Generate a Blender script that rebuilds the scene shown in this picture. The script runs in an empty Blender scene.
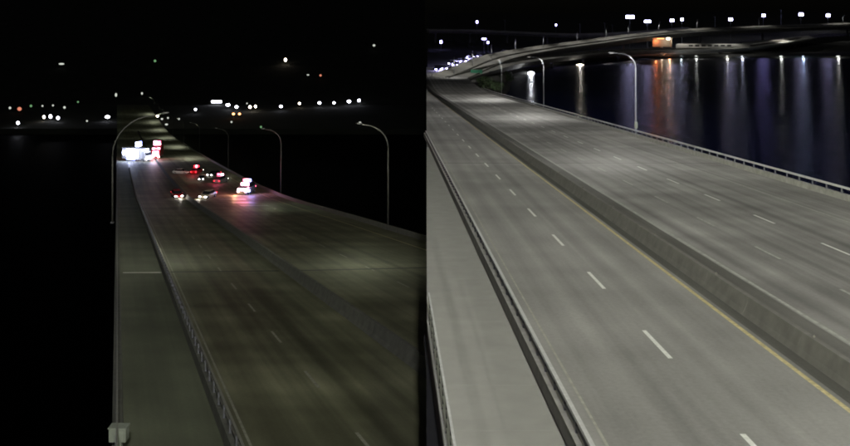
import bpy, bmesh, math, random
from mathutils import Vector, Matrix
random.seed(7)
S = bpy.context.scene
COL = S.collection

# ------------------------------------------------------------------ camera, sky, sun, exposure
CAMZ = 40.0           # camera above the lake
F = 950.0             # focal length in photo pixels (850 px wide)
HY = 10.0             # photo row of the true horizon
cam = bpy.data.cameras.new('camera'); camo = bpy.data.objects.new('camera', cam); COL.objects.link(camo)
camo.location = (0, 0, CAMZ); camo.rotation_euler = (math.radians(90), 0, 0)
cam.sensor_width = 36.0; cam.lens = 36.0 * F / 850.0
cam.shift_y = -(223.0 - HY) / 850.0
cam.clip_start = 0.5; cam.clip_end = 9000
S.camera = camo

W = bpy.data.worlds.new('World'); S.world = W; W.use_nodes = True
nt = W.node_tree; bg = nt.nodes['Background']
sky = nt.nodes.new('ShaderNodeTexSky'); sky.sky_type = 'NISHITA'; sky.sun_disc = False
sky.sun_elevation = math.radians(28); sky.sun_rotation = math.radians(140)
nt.links.new(sky.outputs[0], bg.inputs[0]); bg.inputs[1].default_value = 0.00035
sun = bpy.data.lights.new('moon', 'SUN'); sun.energy = 0.06; sun.angle = math.radians(35); sun.color = (0.95, 0.97, 1.0)
suno = bpy.data.objects.new('moon', sun); COL.objects.link(suno)
suno.rotation_euler = (math.radians(38), 0, math.radians(140 - 180 + 20))
S.view_settings.view_transform = 'Standard'; S.view_settings.look = 'None'
S.view_settings.exposure = 0.0; S.view_settings.gamma = 1.0; S.view_settings.use_curve_mapping = False
S.cycles.use_denoising = True
S.cycles.filter_width = 1.9
S.cycles.sample_clamp_indirect = 4.0
S.cycles.max_bounces = 5

# ------------------------------------------------------------------ helpers
def tag(o, label=None, cat=None, group=None, kind=None):
    if label: o['label'] = label
    if cat: o['category'] = cat
    if group: o['group'] = group
    if kind: o['kind'] = kind
    return o

def empty(name, loc=(0, 0, 0), rz=0.0, label=None, cat=None, group=None, scale=1.0):
    o = bpy.data.objects.new(name, None); COL.objects.link(o)
    o.empty_display_size = 0.3
    o.location = loc; o.rotation_euler = (0, 0, rz); o.scale = (scale,) * 3
    return tag(o, label, cat, group)

class MB:
    """collects faces; build() links them as one mesh object"""
    def __init__(self): self.v = []; self.f = []; self.uv = []
    def quad(self, *p, uv=None):
        n = len(self.v); self.v += [tuple(q) for q in p]; self.f.append(tuple(range(n, n + len(p))))
        self.uv.append(uv or [(q[0], q[1]) for q in p]); return self
    def box(self, c, s, rz=0.0, top=1.0):
        hx, hy, hz = s[0] / 2, s[1] / 2, s[2] / 2
        cs, sn = math.cos(rz), math.sin(rz)
        P = []
        for z, k in ((-hz, 1), (hz, top)):
            for x, y in ((-hx, -hy), (hx, -hy), (hx, hy), (-hx, hy)):
                x *= k; y *= k
                P.append((c[0] + x * cs - y * sn, c[1] + x * sn + y * cs, c[2] + z))
        for a in ((0, 3, 2, 1), (4, 5, 6, 7), (0, 1, 5, 4), (1, 2, 6, 5), (2, 3, 7, 6), (3, 0, 4, 7)):
            self.quad(*[P[i] for i in a])
        return self
    def loft(self, rings, closed=True, caps=True, uvs=None):
        n = len(self.v); m = len(rings[0])
        for r in rings: self.v += [tuple(p) for p in r]
        for i in range(len(rings) - 1):
            for j in range(m if closed else m - 1):
                a = n + i * m + j; b = n + i * m + (j + 1) % m
                self.f.append((a, b, b + m, a + m))
                if uvs:
                    self.uv.append([uvs[i][j], uvs[i][(j + 1) % m], uvs[i + 1][(j + 1) % m], uvs[i + 1][j]])
                else:
                    self.uv.append([(self.v[q][0], self.v[q][1]) for q in self.f[-1]])
        if caps and closed:
            for k, rev in ((0, True), (len(rings) - 1, False)):
                f = tuple(n + k * m + j for j in range(m)); f = f[::-1] if rev else f
                self.f.append(f); self.uv.append([(self.v[q][0], self.v[q][1]) for q in f])
        return self
    def tube(self, pts, rad, seg=8):
        pts = [Vector(p) for p in pts]; rings = []
        rad = rad if isinstance(rad, (list, tuple)) else [rad] * len(pts)
        for i, p in enumerate(pts):
            d = (pts[min(i + 1, len(pts) - 1)] - pts[max(i - 1, 0)]).normalized()
            u = d.cross(Vector((0.13, 1, 0.07)) if abs(d.y) < .9 else Vector((1, .1, .1))).normalized(); w = d.cross(u)
            rings.append([p + (u * math.cos(t) + w * math.sin(t)) * rad[i] for t in [2 * math.pi * k / seg for k in range(seg)]])
        return self.loft(rings)
    def ball(self, c, r, seg=10, rows=6, sc=(1, 1, 1)):
        rings = []
        for i in range(rows + 1):
            a = -math.pi / 2 + math.pi * i / rows
            rr = max(math.cos(a), 0.02) * r
            rings.append([(c[0] + rr * math.cos(t) * sc[0], c[1] + rr * math.sin(t) * sc[1], c[2] + r * math.sin(a) * sc[2])
                          for t in [2 * math.pi * k / seg for k in range(seg)]])
        return self.loft(rings)
    def mesh(self, name, smooth=False):
        me = bpy.data.meshes.new(name); me.from_pydata(self.v, [], self.f)
        u = me.uv_layers.new(name='UVMap'); i = 0
        for fu in self.uv:
            for p in fu: u.data[i].uv = p; i += 1
        if smooth: me.shade_smooth()
        me.update(); return me
    def build(self, name, mat, parent=None, smooth=False, kind=None, label=None, cat=None, group=None):
        me = self.mesh(name, smooth); me.materials.append(mat)
        return link(name, me, parent, kind, label, cat, group)

def link(name, me, parent=None, kind=None, label=None, cat=None, group=None, loc=None, rot=None):
    o = bpy.data.objects.new(name, me); COL.objects.link(o)
    if parent: o.parent = parent
    if loc is not None: o.location = loc
    if rot is not None: o.rotation_euler = rot
    return tag(o, label, cat, group, kind)

def px(x, y, D):      # place of a photo pixel at depth D
    return Vector(((x - 425.0) * D / F, D, CAMZ + (HY - y) * D / F))

# ------------------------------------------------------------------ materials
def mat(name, col, rough=0.7, metal=0.0, noise=0.0, nscale=3.0, spec=0.5, bump=0.0):
    m = bpy.data.materials.new(name); m.use_nodes = True
    n = m.node_tree.nodes; l = m.node_tree.links; b = n['Principled BSDF']
    b.inputs['Roughness'].default_value = rough; b.inputs['Metallic'].default_value = metal
    b.inputs['Specular IOR Level'].default_value = spec
    b.inputs['Base Color'].default_value = (*col, 1)
    if noise > 0:
        tc = n.new('ShaderNodeTexCoord'); t = n.new('ShaderNodeTexNoise')
        t.inputs['Scale'].default_value = nscale; t.inputs['Detail'].default_value = 6
        l.new(tc.outputs['Object'], t.inputs['Vector'])
        r = n.new('ShaderNodeValToRGB')
        r.color_ramp.elements[0].position = 0.3; r.color_ramp.elements[1].position = 0.72
        r.color_ramp.elements[0].color = (*[c * (1 - noise) for c in col], 1)
        r.color_ramp.elements[1].color = (*[min(1, c * (1 + noise)) for c in col], 1)
        l.new(t.outputs['Fac'], r.inputs['Fac']); l.new(r.outputs['Color'], b.inputs['Base Color'])
        if bump:
            bp = n.new('ShaderNodeBump'); bp.inputs['Strength'].default_value = bump; bp.inputs['Distance'].default_value = 0.05
            l.new(t.outputs['Fac'], bp.inputs['Height']); l.new(bp.outputs['Normal'], b.inputs['Normal'])
    return m

def emit(name, col, st):
    m = bpy.data.materials.new(name); m.use_nodes = True
    n = m.node_tree.nodes; l = m.node_tree.links
    b = n['Principled BSDF']; b.inputs['Base Color'].default_value = (0.02, 0.02, 0.02, 1)
    b.inputs['Emission Color'].default_value = (*col, 1); b.inputs['Emission Strength'].default_value = st
    return m

def road_mat(name, col, lanes, rough=0.75, streak=0.22, blotch=0.2, spec=0.3, seed=0.0):
    """worn concrete deck: UV = (metres across, metres along); lanes = centres of wheel tracks"""
    m = bpy.data.materials.new(name); m.use_nodes = True
    n = m.node_tree.nodes; l = m.node_tree.links; b = n['Principled BSDF']
    uv = n.new('ShaderNodeUVMap'); uv.uv_map = 'UVMap'
    def nz(sx, sy, scale, det, rough_=.6):
        mp = n.new('ShaderNodeMapping'); mp.inputs['Scale'].default_value = (sx, sy, 1); mp.inputs['Location'].default_value = (seed, seed * 1.7, 0)
        t = n.new('ShaderNodeTexNoise'); t.inputs['Scale'].default_value = scale; t.inputs['Detail'].default_value = det; t.inputs['Roughness'].default_value = rough_
        l.new(uv.outputs[0], mp.inputs[0]); l.new(mp.outputs[0], t.inputs['Vector']); return t.outputs['Fac']
    def rng(v, a, b_, c, d):
        r = n.new('ShaderNodeMapRange'); l.new(v, r.inputs[0])
        for i, q in enumerate((a, b_, c, d)): r.inputs[1 + i].default_value = q
        return r.outputs[0]
    def mul(a, b_):
        r = n.new('ShaderNodeMath'); r.operation = 'MULTIPLY'; l.new(a, r.inputs[0]); l.new(b_, r.inputs[1]); return r.outputs[0]
    f = rng(nz(.9, 0.010, 1.0, 3), .3, .7, 1 - streak, 1 + streak)              # long streaks
    f = mul(f, rng(nz(.12, .05, 1.0, 5), .3, .7, 1 - blotch, 1 + blotch))           # big blotches
    f = mul(f, rng(nz(.25, .9, .12, 2), .35, .65, 1 - blotch * .6, 1 + blotch * .6))  # deck pours
    f = mul(f, rng(nz(3, 3, 1.6, 4, .7), .25, .75, .88, 1.12))                       # grain
    sp = n.new('ShaderNodeSeparateXYZ'); l.new(uv.outputs[0], sp.inputs[0])
    for c, w, k in lanes:                                                            # oil and tyre wear
        a = n.new('ShaderNodeMath'); a.operation = 'SUBTRACT'; l.new(sp.outputs[0], a.inputs[0]); a.inputs[1].default_value = c
        a2 = n.new('ShaderNodeMath'); a2.operation = 'ABSOLUTE'; l.new(a.outputs[0], a2.inputs[0])
        mr = n.new('ShaderNodeMapRange'); mr.interpolation_type = 'SMOOTHSTEP'; l.new(a2.outputs[0], mr.inputs[0])
        mr.inputs[1].default_value = 0.0; mr.inputs[2].default_value = w; mr.inputs[3].default_value = 1 - k; mr.inputs[4].default_value = 1
        f = mul(f, mr.outputs[0])
    cm = n.new('ShaderNodeMix'); cm.data_type = 'RGBA'; cm.blend_type = 'MULTIPLY'; cm.inputs['Factor'].default_value = 1
    cm.inputs['A'].default_value = (*col, 1)
    cc = n.new('ShaderNodeCombineColor')
    for i in range(3): l.new(f, cc.inputs[i])
    l.new(cc.outputs[0], cm.inputs['B']); l.new(cm.outputs['Result'], b.inputs['Base Color'])
    b.inputs['Roughness'].default_value = rough; b.inputs['Specular IOR Level'].default_value = spec
    bp = n.new('ShaderNodeBump'); bp.inputs['Strength'].default_value = 0.25; bp.inputs['Distance'].default_value = 0.02
    l.new(nz(6, 6, 2.0, 3), bp.inputs['Height']); l.new(bp.outputs['Normal'], b.inputs['Normal'])
    return m

def water_mat(name, col, rough, scale=0.35, bump=0.12):
    m = mat(name, col, rough, spec=0.5); n = m.node_tree.nodes; l = m.node_tree.links; b = n['Principled BSDF']
    b.inputs['IOR'].default_value = 1.33
    tc = n.new('ShaderNodeTexCoord'); mp = n.new('ShaderNodeMapping'); mp.inputs['Scale'].default_value = (scale * .45, scale * 1.0, 1)
    t = n.new('ShaderNodeTexNoise'); t.inputs['Scale'].default_value = 1.0; t.inputs['Detail'].default_value = 4
    l.new(tc.outputs['Object'], mp.inputs[0]); l.new(mp.outputs[0], t.inputs['Vector'])
    bp = n.new('ShaderNodeBump'); bp.inputs['Strength'].default_value = bump; bp.inputs['Distance'].default_value = 1.0
    l.new(t.outputs['Fac'], bp.inputs['Height']); l.new(bp.outputs['Normal'], b.inputs['Normal'])
    return m

M = {}
M['roadR1'] = road_mat('worn_grey_concrete', (0.272, 0.266, 0.256), [(8.0, .7, .14), (10.0, .7, .14), (13.0, .7, .16), (15.0, .7, .12)], streak=.15)
M['roadR2'] = road_mat('worn_grey_concrete_wide', (0.272, 0.266, 0.256), [(21.6, .6, .2), (23.5, .6, .2), (26.2, .6, .24), (28.2, .6, .24), (31.2, .7, .24), (33.6, .7, .2), (36.2, .25, .2)], streak=.24, blotch=.3, seed=5.3)
M['walkR'] = mat('walkway_concrete', (0.30, 0.296, 0.28), .8, noise=.07, nscale=.9, bump=.2)
M['roadL1'] = road_mat('worn_concrete_dim_light', (0.118, 0.119, 0.076), [(8.4, .9, .25), (10.8, .9, .25), (14.2, .9, .28), (16.8, .9, .25)], rough=.6, spec=.12, blotch=.40, streak=.25, seed=11.0)  # dim light of this bridge put into a darker olive concrete
M['roadL2'] = road_mat('worn_concrete_dim_light_wide', (0.12, 0.12, 0.076), [(24.5, .9, .25), (28, .9, .25), (31.5, .9, .25), (35, .9, .25), (40, 1.2, .2)], rough=.6, spec=.12, blotch=.40, streak=.3, seed=17.0)  # same concrete, dim light put into its colour
M['walkL'] = road_mat('walkway_concrete_dim_light', (0.1, 0.108, 0.074), [], blotch=.28, streak=.15, seed=23.0)  # walkway concrete darkened to carry the bridge's dim light
M['medsurf'] = road_mat('dark_median_surface', (0.105, 0.102, 0.094), [], blotch=.2, streak=.3, seed=3.0)
M['concl'] = mat('parapet_concrete_dim_light', (0.075, 0.076, 0.064), .85, noise=.25, nscale=1.2, bump=.3)  # barrier concrete of the dim bridge, weak light put into its colour
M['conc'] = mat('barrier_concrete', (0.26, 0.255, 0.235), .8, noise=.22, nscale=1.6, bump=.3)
M['concd'] = mat('grimy_and_shaded_concrete', (0.135, 0.131, 0.118), .85, noise=.18, nscale=1.2, bump=.3)  # grime on the median barrier, painted shade on the walkway parapet
M['steel'] = mat('galvanised_steel', (0.46, 0.46, 0.46), .55, metal=.0, noise=.12, nscale=5)
M['steeld'] = mat('dark_weathered_steel', (0.02, 0.02, 0.024), .6, noise=.2, nscale=3)
M['post'] = mat('railing_post_steel', (0.10, 0.10, 0.115), .5, metal=.4, noise=.15, nscale=4)
M['white'] = mat('worn_white_paint', (0.72, 0.72, 0.69), .65, noise=.16, nscale=6)
M['whitef'] = mat('faded_white_paint', (0.36, 0.36, 0.33), .7, noise=.25, nscale=3)
M['yellowf'] = mat('faded_yellow_paint', (0.31, 0.302, 0.262), .7, noise=.2, nscale=3)
M['yellow'] = mat('worn_yellow_paint', (0.55, 0.47, 0.25), .65, noise=.25, nscale=5)
M['joint'] = mat('expansion_joint_rubber', (0.02, 0.02, 0.02), .8, noise=.2)
M['jointl'] = mat('expansion_joint_steel', (0.4, 0.4, 0.36), .5, noise=.2)
M['polel'] = mat('lamp_pole_dull', (0.05, 0.05, 0.045), .6, metal=.2, noise=.1, nscale=4)
M['pole'] = mat('lamp_pole_aluminium', (0.22, 0.23, 0.24), .55, metal=.2, noise=.1, nscale=4)
M['ground'] = mat('dark_scrub_ground', (0.013, 0.015, 0.010), .95, noise=.4, nscale=.05)
M['embank'] = mat('embankment_soil', (0.032, 0.033, 0.026), .95, noise=.35, nscale=.15)
M['pier'] = mat('pier_concrete', (0.24, 0.235, 0.22), .85, noise=.2, nscale=.4)
M['rampc'] = mat('viaduct_concrete', (0.30, 0.295, 0.27), .85, noise=.2, nscale=.12)
M['lake'] = water_mat('lake_water', (0.003, 0.0048, 0.034), .25, scale=.9, bump=.22)
M['river'] = water_mat('river_water', (0.001, 0.0013, 0.001), .6); M['river'].node_tree.nodes['Principled BSDF'].inputs['Specular IOR Level'].default_value = .12
M['whited'] = mat('white_paint_dim_light', (0.2, 0.2, 0.16), .7, noise=.3, nscale=3)  # white paint darkened along with the dim bridge's concrete
M['steell'] = mat('dull_rail_steel', (0.15, 0.15, 0.13), .55, metal=.0, noise=.15, nscale=4)
M['glass'] = mat('car_glass', (0.01, 0.011, 0.013), .08)
M['tyre'] = mat('tyre_rubber', (0.012, 0.012, 0.012), .85)
M['rim'] = mat('wheel_rim', (0.35, 0.35, 0.36), .35, metal=.7)
M['green'] = mat('sign_green', (0.015, 0.14, 0.075), .5, noise=.1)
M['leaf'] = mat('leaf_green', (0.045, 0.075, 0.03), .7, noise=.4, nscale=.8)
M['bark'] = mat('bark', (0.06, 0.05, 0.04), .9, noise=.3)
M['black'] = mat('black_plastic', (0.015, 0.015, 0.015), .6)
M['box'] = mat('cabinet_grey_paint', (0.15, 0.165, 0.14), .6, noise=.2, nscale=3)
M['e_white'] = emit('lamp_cool_white', (.86, .88, 1.0), 14)
M['e_flood'] = emit('lamp_floodlight', (.6, .58, 1.0), 20)
M['e_blue'] = emit('lamp_blue_white', (.42, .38, 1.0), 24)
M['e_warm'] = emit('lamp_warm_white', (1, .86, .66), 14)
M['e_dim'] = emit('lamp_dim', (.75, .8, .7), .9)
M['e_dimr'] = emit('lamp_dim_red', (1, .33, .2), .8)
M['e_dimg'] = emit('lamp_dim_green', (.45, 1, .45), .35)
M['e_orange'] = emit('lamp_orange', (1, .42, .14), 6)
M['e_head'] = emit('headlight', (1, .96, .92), 22)
M['e_headb'] = emit('headlight_blue', (.42, .38, 1.0), 60)
M['e_tail'] = emit('taillight', (1, .03, .05), 5)
M['e_off'] = mat('unlit_lens', (.35, .34, .32), .2)
M['e_copw'] = emit('strobe_white', (.66, .72, 1.0), 9)
M['e_copb'] = emit('strobe_blue', (.3, .38, 1.0), 9)
M['e_copr'] = emit('strobe_red', (1.0, .10, .2), 9)
M['e_copp'] = emit('strobe_pink', (1.0, .46, .64), 11)
M['e_lum'] = emit('luminaire_lens', (1, .97, .9), 2)
M['e_luml'] = emit('luminaire_lens_green', (.95, 1, .8), .7)
def paint(name, c, r=.3): 
    m = mat(name, c, r, noise=.05); m.node_tree.nodes['Principled BSDF'].inputs['Coat Weight'].default_value = .6; return m
P_ = {k: paint('paint_' + k, c) for k, c in dict(silver=(.42, .42, .42), white=(.7, .7, .68), black=(.012, .012, .014), red=(.30, .015, .02), navy=(.02, .03, .09), grey=(.12, .12, .125), beige=(.38, .33, .24)).items()}

# photometric curve of the road luminaires (wide "batwing"), written as an IES text
def ies(name, p, cut, fall):
    v = list(range(0, 91, 2)); c = []
    for a in v:
        t = min(a, cut); I = 100.0 / max(math.cos(math.radians(t)), .02) ** p
        if a > cut: I *= max(0.0, 1 - (a - cut) / fall)
        c.append(I)
    t = bpy.data.texts.new(name)
    t.write('IESNA:LM-63-1995\nTILT=NONE\n1 -1 1.0 %d 1 1 2 0 0 0\n1.0 1.0 0\n%s\n0\n%s\n' % (len(v), ' '.join(str(a) for a in v), ' '.join('%.1f' % a for a in c)))
    return t
IES_HIGH = ies('high_mast_ies', 2.6, 80, 6); IES_LOW = ies('deck_lamp_ies', 2.0, 66, 9)
IES_WIDE = ies('road_luminaire_ies', 2.15, 77, 7)

def lum_light(parent, loc, power, col, radius=.25, iest=IES_WIDE):
    L = bpy.data.lights.new('luminaire_light', 'POINT'); L.energy = power; L.color = col; L.shadow_soft_size = radius
    if iest:
        L.use_nodes = True; n = L.node_tree.nodes; l = L.node_tree.links
        e = n['Emission']; t = n.new('ShaderNodeTexIES'); t.mode = 'INTERNAL'; t.ies = iest
        t.inputs['Strength'].default_value = 1.0
        l.new(t.outputs['Fac'], e.inputs['Strength'])
    o = bpy.data.objects.new('luminaire_light', L); COL.objects.link(o); o.location = loc
    if parent: o.parent = parent
    return o

# ------------------------------------------------------------------ the two bridges: profiles
TR = (390 - 425) / F
TL = (117 - 425) / F
HR, HL = 12.4, 14.9
def zR(D):
    D0 = 420.0
    lin = lambda d: CAMZ - HR - (63.5 - HY) / F * d
    if D < D0 - 40: return lin(D)
    if D > D0 + 40: return lin(D0) - 0.0 
    t = (D - D0 + 40) / 80; g = -(63.5 - HY) / F
    return lin(D0 - 40) + g * 80 * (t - t * t / 2) 
ZR_END = zR(459.99)
_zr = zR
def zR(D): return _zr(D) if D <= 459.9 else ZR_END
LT = [(.78, 105), (1.2, 129), (1.7, 146), (2.4, 163), (3.2, 181), (4.2, 199.2), (6.0, 221.5)]
def yL(s):
    if s >= 6: return 147 + 12.42 * s
    for i in range(len(LT) - 1):
        if s <= LT[i + 1][0]:
            (a, p), (b, q) = LT[i], LT[i + 1]
            m0 = (LT[i + 1][1] - LT[max(i - 1, 0)][1]) / (LT[i + 1][0] - LT[max(i - 1, 0)][0])
            m1 = 12.42 if i + 2 >= len(LT) else (LT[i + 2][1] - p) / (LT[i + 2][0] - a)
            h = b - a; t = max(0, (s - a) / h)
            return (2*t**3 - 3*t*t + 1)*p + (t**3 - 2*t*t + t)*h*m0 + (-2*t**3 + 3*t*t)*q + (t**3 - t*t)*h*m1
def zL(D):
    if D < 190: return CAMZ - HL - (147 - HY) / F * D
    return CAMZ + (HY - yL(1140.0 / D)) * D / F
def R(X, D, h=0.0): return Vector((X + TR * D, D, zR(D) + h))
def Lp(X, D, h=0.0): return Vector((X + TL * D, D, zL(D) + h))
def xcut(D): return 0.0016 * D - TR * D          # the bright bridge's straight left edge, as metres across

def stations(a, b, first=4.0, grow=1.06):
    out = [a]; st = first
    while out[-1] + st < b: out.append(out[-1] + st); st *= grow
    out.append(b); return out

def strip(name, place, x0, x1, Ds, h, m, parent=None, depth=0.0, **kw):
    """a sheet (or slab when depth > 0) between two lines across the deck"""
    mb = MB(); rings = []; uvs = []
    for D in Ds:
        a = x0(D) if callable(x0) else x0; b = x1(D) if callable(x1) else x1
        if depth:
            rings.append([place(a, D, h), place(b, D, h), place(b, D, h - depth), place(a, D, h - depth)]); uvs.append([(a, D), (b, D), (b, D), (a, D)])
        else:
            rings.append([place(a, D, h), place(b, D, h)]); uvs.append([(a, D), (b, D)])
    mb.loft(rings, closed=bool(depth), caps=bool(depth), uvs=uvs)
    return mb.build(name, m, parent, **kw)

def profile(name, place, prof, Ds, m, parent=None, **kw):
    """sweep a closed cross-section [(X, h)...] along the deck"""
    mb = MB()
    mb.loft([[place(x, D, h) for x, h in prof] for D in Ds], uvs=[[(x, D) for x, h in prof] for D in Ds])
    return mb.build(name, m, parent, **kw)

# ------------------------------------------------------------------ ground, water, hills
GZ = CAMZ - 150.0
def hill(D): 
    if D < 1500: return GZ
    return GZ + 0.155 * (D - 1500)
mb = MB(); mb.quad((-4000, -900, GZ - 6), (0, -900, GZ - 6), (0, 1500, GZ - 6), (-4000, 1500, GZ - 6)); 
mb.quad((0, -900, GZ - 6), (900, -900, GZ - 6), (900, 320, GZ - 6), (0, 320, GZ - 6))
mb.build('river', M['river'], kind='structure')
mb = MB(); xs = [-4200 + 150 * i for i in range(29)]; Ds_ = [1185, 1200, 1300, 1400, 1500, 1650, 1800, 2000, 2300, 2700, 3100]
def hz(x, D): 
    z = hill(D) if D > 1186 else GZ - 9
    if D > 2000: z += (14 * math.sin(x * .004 + D) + 9 * math.sin(x * .011)) * (D - 2000) / 900
    return z
mb.loft([[(x, D, hz(x, D)) for x in xs] for D in Ds_], closed=False)
mb.build('hills', M['ground'], kind='structure')

# shore line of the lake (photo pixels at water level)
def wl(x, y): 
    D = CAMZ * F / (y - HY); return Vector(((x - 425) * D / F, D, 0))
shore = [wl(500, 99), wl(509, 91), wl(512, 76), wl(540, 71.5), wl(552, 65), wl(600, 61), wl(640, 58.8), wl(700, 58.2), wl(780, 58), wl(870, 58), wl(1100, 58)]
mb = MB(); mb.quad(R(43, -60, 0) * Vector((1, 1, 0)) if False else Vector((42, -80, 0)), Vector((1400, -80, 0)), Vector((1400, 1000, 0)), Vector((24, 1000, 0)))
mb.build('lake', M['lake'], kind='structure')
def shoreD(x):
    if x <= shore[0].x: return 396.0
    for a, b in zip(shore, shore[1:]):
        if x <= b.x: return a.y + (b.y - a.y) * (x - a.x) / (b.x - a.x)
    return shore[-1].y
def landz(x, D, off):
    if off < 0: return -3.0
    z = 1.2 + 1.2 * min(1, off / 8)
    D0 = 1045 - 190 * min(1, max(0, (x - 120) / 130))
    if D > D0: z += min(.10 * (D - D0), 29) + (3 * math.sin(x * .02) + 2 * math.sin(x * .047 + 1)) * min(1, (D - D0) / 200)
    return z
mb = MB(); cols = []
lx = [0, 6, 14, 22, 30, 34, 38, 42, 48, 53, 60, 75, 84, 92, 110, 137, 160, 176, 200, 230, 270, 310, 350, 400, 470, 560, 700]
for x in lx:
    sd = shoreD(x); c_ = []
    for off in (-6, 0, 3, 10, 30, 60, 120, 200, 300, 420, 560, 750, 1000, 1500):
        D = sd + off; c_.append(Vector((max(x, .0025 * D), D, landz(x, D, off))))
    cols.append(c_)
mb.loft(cols, closed=False)
mb.loft([[Vector((p.x, p.y, GZ - 9)), p] for p in cols[0]], closed=False)
mb.build('ground', M['embank'], kind='structure')

# ------------------------------------------------------------------ bright bridge (right)
DR = stations(22, 470)
rd = empty('bridge_road', kind := (0, 0, 0)) if False else None
roadR1 = strip('road', R, lambda D: max(6.2, xcut(D)), lambda D: max(16.75, xcut(D) + .01), [d for d in stations(22, 433)], 0, M['roadR1'], depth=1.2, kind='structure')
medR = strip('median_strip', R, lambda D: max(16.75, xcut(D)), lambda D: max(20.2, xcut(D) + .02), stations(22, 524), 0, M['medsurf'], depth=1.2, kind='structure')  # strip toned darker than the concrete lanes
roadR2 = strip('wide_road', R, lambda D: max(20.2, xcut(D)), lambda D: 41.2, stations(22, 600), 0, M['roadR2'], depth=1.2, kind='structure')
def dashes(par, place, X, start, period, length, n, w, m, lift=.006):
    for i in range(n):
        D = start + i * period
        strip('lane_dash', place, X - w / 2, X + w / 2, [D - length, D - length / 2, D], lift, m, par)
dashes(roadR1, R, 11.8, 31.8, 12.35, 4.2, 20, .2, M['white'])
dashes(roadR2, R, 24.75, 52.2, 12.2, 4.2, 22, .2, M['whitef'])
dashes(roadR2, R, 29.8, 53.4, 12.2, 4.2, 22, .2, M['white'])
strip('edge_line', R, 7.0, 7.1, stations(22, 180), .006, M['yellowf'], roadR1, label='faded yellow edge line')
strip('edge_line', R, 16.3, 16.52, stations(22, 420), .006, M['yellow'], roadR1, label='worn yellow edge line')
strip('edge_line', R, 20.3, 20.5, stations(22, 500), .006, M['whitef'], roadR2)
strip('edge_line', R, 35.7, 35.85, stations(22, 500), .006, M['whitef'], roadR2)
for D in (118, 214, 318): 
    strip('expansion_joint', R, lambda d: max(6.25, xcut(d)), 16.7, [D, D + .3], .004, M['joint'], roadR1)
    strip('expansion_joint', R, 20.25, 41.1, [D, D + .3], .004, M['joint'], roadR2)

# walkway of cast slabs
walkR = strip('walkway', R, lambda D: max(1.75, xcut(D)), lambda D: max(6.2, xcut(D) + .01), stations(22, 164), -.06, M['concd'], depth=1.1, kind='structure')
D = 23.0
while D < 140:
    strip('slab', R, lambda d: max(1.77, xcut(d) + .02), 5.68, [D, D + 2.2, D + 4.488], .045, M['walkR'], walkR, depth=.1)
    D += 4.5
# dark strip added outside the railing to keep the gap below black
strip('dark_cover_strip', R, lambda D: min(xcut(D), 1.7), 1.78, stations(20, 48), -1.3, M['steeld'], depth=.3,
      label='black cover strip added outside the bright walkway railing', cat='cover strip')

# parapet + rail between walkway and road
bar = empty('walkway_barrier', R(5.9, 24), label='low concrete parapet with steel rail dividing bright walkway from road', cat='barrier')
inv = Matrix.Translation(-bar.location)
def childify(o, par): o.parent = par; o.matrix_parent_inverse = Matrix.Translation(-par.location); return o
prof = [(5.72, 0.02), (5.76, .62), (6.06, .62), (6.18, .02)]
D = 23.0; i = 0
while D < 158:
    childify(profile('parapet_segment', R, prof, [D, D + 3, D + 5.97], M['concd']), bar)  # shade of the walkway side put into a darker concrete
    childify(profile('lit_top_strip', R, [(5.73, .625), (5.73, .67), (6.09, .67), (6.09, .625)], [D, D + 3, D + 5.97], M['conc']), bar); D += 6  # pale strip added so the parapet top reads as lit
def post_mesh(h, w=.09, t=.14):
    mb = MB(); mb.box((0, 0, h / 2), (w, t, h)); mb.box((0, 0, .02), (w * 2, t * 1.7, .04)); me = mb.mesh('post'); me.materials.append(M['post']); return me
pm = post_mesh(.56)
D = 24.2
while D < 158:
    o = link('post', pm, loc=R(5.93, D, .6)); childify(o, bar); D += 2.0
childify(profile('rail', R, [(5.85, 1.13), (5.85, 1.24), (6.0, 1.24), (6.0, 1.13)], stations(22, 158), M['steel']), bar)
childify(profile('rail', R, [(5.89, .84), (5.89, .90), (5.96, .90), (5.96, .84)], stations(22, 158), M['post']), bar)

# pedestrian railing at the outer edge
ped = empty('pedestrian_railing', R(1.85, 24), label='thin steel pedestrian railing at the bright walkway outer edge', cat='railing')
for h, r in ((1.15, .045), (.8, .025), (.5, .025), (.2, .025)):
    childify(profile('rail', R, [(1.9 - r, h - r), (1.9 - r, h + r), (1.9 + r, h + r), (1.9 + r, h - r)], stations(22, 46.5), M['steel']), ped)
pm2 = post_mesh(1.14, .06, .08); D = 23
while D < 46.5:
    childify(link('post', pm2, loc=R(1.9, D, .02)), ped); D += 2.2

# median barrier: precast segments
med = empty('median_barrier', R(17.9, 24), label='long grey concrete median barrier between the two bright roadways', cat='barrier')
prof = [(17.35, .003), (17.5, .25), (17.72, .86), (17.98, .86), (18.2, .25), (18.35, .003)]
D = 22.5
while D < 440:
    st = 6.1 if D < 200 else 12.2
    childify(profile('barrier_segment', R, prof, [D, D + st - .025], M['concd']), med); D += st
refm = MB().box((0, 0, .06), (.09, .04, .08)).mesh('reflector'); refm.materials.append(M['concd'])
for i in range(14): childify(link('reflector', refm, loc=R(17.85, 40 + 12 * i, .86)), med)

# outer parapet on the lake side
par = empty('bridge_parapet', R(41.3, 60), label='lakeside concrete parapet with single pale rail along the bright road', cat='parapet')
D = 22.5
while D < 420:
    st = 12.0
    childify(profile('parapet_segment', R, [(41.2, -.9), (41.2, .55), (41.5, .55), (41.6, -.9)], [D, D + st - .04], M['conc']), par); D += st
childify(profile('rail', R, [(41.28, 1.02), (41.28, 1.2), (41.44, 1.2), (41.44, 1.02)], stations(22, 420), M['steel']), par)
pm3 = post_mesh(.5, .1, .14); D = 24
while D < 420:
    childify(link('post', pm3, loc=R(41.36, D, .55)), par); D += 3.0
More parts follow.
